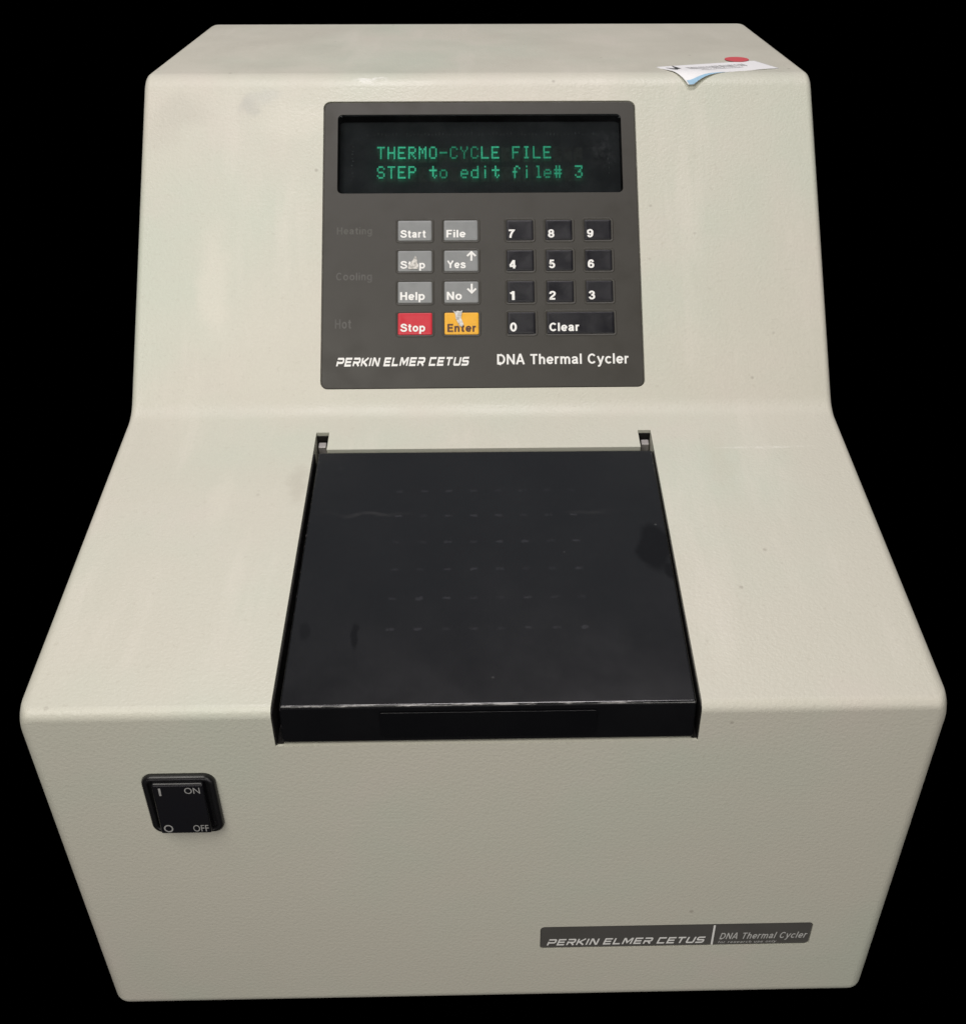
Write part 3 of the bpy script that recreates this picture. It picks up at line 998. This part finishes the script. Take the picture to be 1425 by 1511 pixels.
# --- rocker power switch (front face frame: x, height, out)
bx0, bx1, bz0, bz1 = -128.3, -101.0, 110.7, 140.7
rg = []
for d, z in ((0.0, -0.5), (0.0, 0.9), (0.25, 1.6), (0.7, 2.1), (1.3, 2.3), (2.0, 2.3), (2.35, 2.1), (2.5, 1.4), (2.5, 0.2)):
    rg.append((rrect((bx0 + d) * MM, (bz0 + d) * MM, (bx1 - d) * MM, (bz1 - d) * MM, max(4.2 - d, 1.2) * MM, 8), z * MM))
v, f = stack(rg)
sw = link('power_switch', me_from('power_switch', v, f, smooth=True), M['black'], root, FRONT, 'black rocker power switch on the front')
for p in sw.data.polygons:
    if len(p.vertices) > 4:
        p.use_smooth = False
rx0, rx1, rz0, rz1 = -124.2, -105.2, 113.4, 137.6
topf = [(rx0 * MM, rz0 * MM, .0048), (rx1 * MM, rz0 * MM, .0048), (rx1 * MM, rz1 * MM, .0030), (rx0 * MM, rz1 * MM, .0030)]
botf = [((rx0 - .2) * MM, (rz0 - .2) * MM, .0001), ((rx1 + .2) * MM, (rz0 - .2) * MM, .0001), ((rx1 + .2) * MM, (rz1 + 1.0) * MM, .0001), ((rx0 - .2) * MM, (rz1 + 1.0) * MM, .0001)]
v, f = hexa(topf, botf)
rock = link('rocker', bevelled('rocker', v, f, 0.0007), M['rocker'], sw, FRONT)


def on_rocker(v):
    out = []
    for p in v:
        k = (p[1] / MM - rz0) / (rz1 - rz0)
        out.append((p[0], p[1], .0048 + (.0030 - .0048) * k + .00012))
    return out


parts = []
rw, rh = rx1 - rx0, rz1 - rz0
for text, uv in (('ON', (.625, .825, .925, .945)), ('OFF', (.655, .045, .96, .18))):
    v, f = glyphs(text, 0.0)
    parts.append((fit(v, (rx0 + uv[0] * rw) * MM, (rz0 + uv[1] * rh) * MM, (rx0 + uv[2] * rw) * MM, (rz0 + uv[3] * rh) * MM, 0), f, 0))
parts.append(([((rx0 + a * rw) * MM, (rz0 + c * rh) * MM, 0) for a, c in ((.125, .79), (.168, .79), (.168, .94), (.125, .94))], [(0, 1, 2, 3)], 0))
n = 28
cx, cz = rx0 + .165 * rw, rz0 + .115 * rh
v = [((cx + r_ * math.cos(2 * math.pi * i / n)) * MM, (cz + r_ * 1.05 * math.sin(2 * math.pi * i / n)) * MM, 0) for r_ in (1.75, 1.22) for i in range(n)]
f = [(i, (i + 1) % n, n + (i + 1) % n, n + i) for i in range(n)]
parts.append((v, f, 0))
v, f, _ = join_vf(parts)
link('switch_lettering', me_from('switch_lettering', on_rocker(v), f), M['silver'], sw, FRONT, 'grey ON and OFF marks')

# --- nameplate on the front
v, f = slab(21.45 * MM, 32.2 * MM, 137.0 * MM, 46.5 * MM, 1.6 * MM, -1.0 * MM, -0.45 * MM, 0.0002)
npl = link('nameplate', me_from('nameplate', v, f), M['plate'], root, FRONT, 'narrow grey nameplate set into the front')
ZN = -0.45 * MM + 0.00006
v, f = logo_text('PERKIN ELMER CETUS', 24.2 * MM, 33.6 * MM, 92.3 * MM, 38.4 * MM, ZN, 0.21, 0.36)
link('logo_lettering', me_from('logo_lettering', v, f), M['white'], npl, FRONT)
v = [(x * MM, z * MM, ZN) for x, z in ((94.9, 32.5), (95.75, 32.5), (95.75, 45.6), (94.9, 45.6))]
link('divider', me_from('divider', v, [(0, 1, 2, 3)]), M['white'], npl, FRONT)
v, f = sans('DNA Thermal Cycler', 0.14, 0.22, 0.11)
v = fit_sans(v, 98.2 * MM, 34.9 * MM, 135.9 * MM, 40.6 * MM, ZN)
v2, f2 = sans('for research use only', 0.12, 0.15)
v2 = fit_sans(v2, 98.0 * MM, 33.0 * MM, 123.2 * MM, 34.9 * MM, ZN + 0.00002)
v, f, _ = join_vf([(v, f, 0), (v2, f2, 0)])
link('name_lettering', me_from('name_lettering', v, f), M['white_dim'], npl, FRONT)

# ------------------------------------------------------------------ peeling barcode sticker on the top edge
st_root = bpy.data.objects.new('barcode_sticker', None)
col.objects.link(st_root)
st_root.empty_display_size = 0.02
SL = Matrix.Translation(TOP @ Vector((0.118, 0.015, 0.0)))
st_root.location = SL.translation
WORLD[st_root.name] = SL
st_root['label'] = 'white barcode sticker with a red dot, peeling over the top edge of the machine'
st_root['category'] = 'sticker'
L0 = Vector((90.2, 18.0))
E1 = Vector((53.4, 15.6))
E2 = Vector((8.6, -20.4))
RT = 16.0                                             # fillet radius of the top edge, mm
tan_len = RT * math.tan(math.radians(44.71 / 2))


def drape(x, s, lift):
    """point at unrolled position s behind (+) or in front (-) of the edge; world metres"""
    if s >= tan_len:
        y, z, a = s, 0.0, 0.0
    else:
        a = min((tan_len - s) / RT, math.radians(44.71))
        y, z = tan_len - RT * math.sin(a), -RT + RT * math.cos(a)
        rest = (tan_len - s) - RT * math.radians(44.71)
        if rest > 0:
            y -= rest * math.cos(a)
            z -= rest * math.sin(a)
    y -= lift * math.sin(a)
    z += lift * math.cos(a)
    return Vector((x * MM, PR[3].x + y * MM, PR[3].y + z * MM))


def sheet_pos(u, w, extra=0.0):
    p = L0 + E1 * u + E2 * w
    # the front left corner has come unstuck and hangs a little proud, stretched down over the edge
    d = max(0.0, 1 - math.hypot((u - 0.04) / 0.42, (1 - w) / 0.8))
    p = p + Vector((5.0, -4.2)) * d ** 1.5
    lift = 0.12 + 1.5 * d ** 1.2 + 0.25 * max(0, math.sin(u * 9)) * w
    return drape(p.x, p.y, lift + extra)


def sheet(u0, u1, w0, w1, nu, nw, extra, thick=0.0):
    v = [sheet_pos(u0 + (u1 - u0) * i / nu, w0 + (w1 - w0) * j / nw, extra) for j in range(nw + 1) for i in range(nu + 1)]
    f = [(j * (nu + 1) + i, (j + 1) * (nu + 1) + i, (j + 1) * (nu + 1) + i + 1, j * (nu + 1) + i + 1) for j in range(nw) for i in range(nu)]
    return v, f


v, f = sheet(0, 1, 0, 1, 80, 40, 0.0)
me = me_from('paper', v, f, smooth=True)
pap = link('paper', me, M['paper'], st_root)
sd = pap.modifiers.new('thickness', 'SOLIDIFY')
sd.thickness = 0.0001
sd.offset = -1
# blue strip along the peeled front edge, tapering to nothing
nu, nw = 40, 5
v, f = [], []
for i in range(nu + 1):
    u = 0.01 + 0.46 * i / nu
    wd = 0.085 * (1 - (i / nu) ** 1.8) + 0.004
    v += [sheet_pos(u, 1.0 - wd * (1 - j / nw), 0.10) for j in range(nw + 1)]
q = nw + 1
f = [(i * q + j, i * q + j + 1, (i + 1) * q + j + 1, (i + 1) * q + j) for i in range(nu) for j in range(nw)]
link('blue_strip', me_from('blue_strip', v, f, smooth=True), M['blue'], st_root)
# barcode bars and the printed line of the label
parts = []
u = 0.225
while u < 0.79:
    w_ = random.choice((0.006, 0.008, 0.012))
    parts.append((*sheet(u, u + w_, 0.28, 0.54, 1, 3, 0.05), 0))
    u += w_ + random.choice((0.012, 0.016, 0.022))
u = 0.30
while u < 0.72:
    w_ = random.uniform(0.008, 0.016)
    parts.append((*sheet(u, u + w_ * 0.6, 0.60, 0.66, 1, 1, 0.05), 0))
    u += w_ + 0.006
v, f, _ = join_vf(parts)
link('barcode', me_from('barcode', v, f), M['ink'], st_root)
# tick mark
parts = []
pts = [(0.055, 0.30), (0.105, 0.52), (0.155, 0.16)]
for (a, b), t in ((pts[0:2], .07), (pts[1:3], .09)):
    dx, dy = b[0] - a[0], b[1] - a[1]
    q = [(a[0], a[1] - t * 2), (b[0], b[1] - t * 2), (b[0], b[1] + t * 2), (a[0], a[1] + t * 2)]
    parts.append(([sheet_pos(x, y, 0.05 + 0.01 * len(parts)) for x, y in q], [(0, 3, 2, 1)], 0))
v, f, _ = join_vf(parts)
link('tick_mark', me_from('tick_mark', v, f), M['ink'], st_root)
n = 40
v = [drape(134.8 + 6.3 * math.cos(2 * math.pi * i / n), 35.9 + 6.3 * math.sin(2 * math.pi * i / n), 0.42) for i in range(n)]
v += [p + Vector((0, 0, -0.0001)) for p in v]
f = [tuple(range(n))] + [(i, n + i, n + (i + 1) % n, (i + 1) % n) for i in range(n)]
idx = [0] * len(f)
link('red_dot', me_from('red_dot', v, f, idx), M['red'], st_root)
bpy.context.view_layer.update()
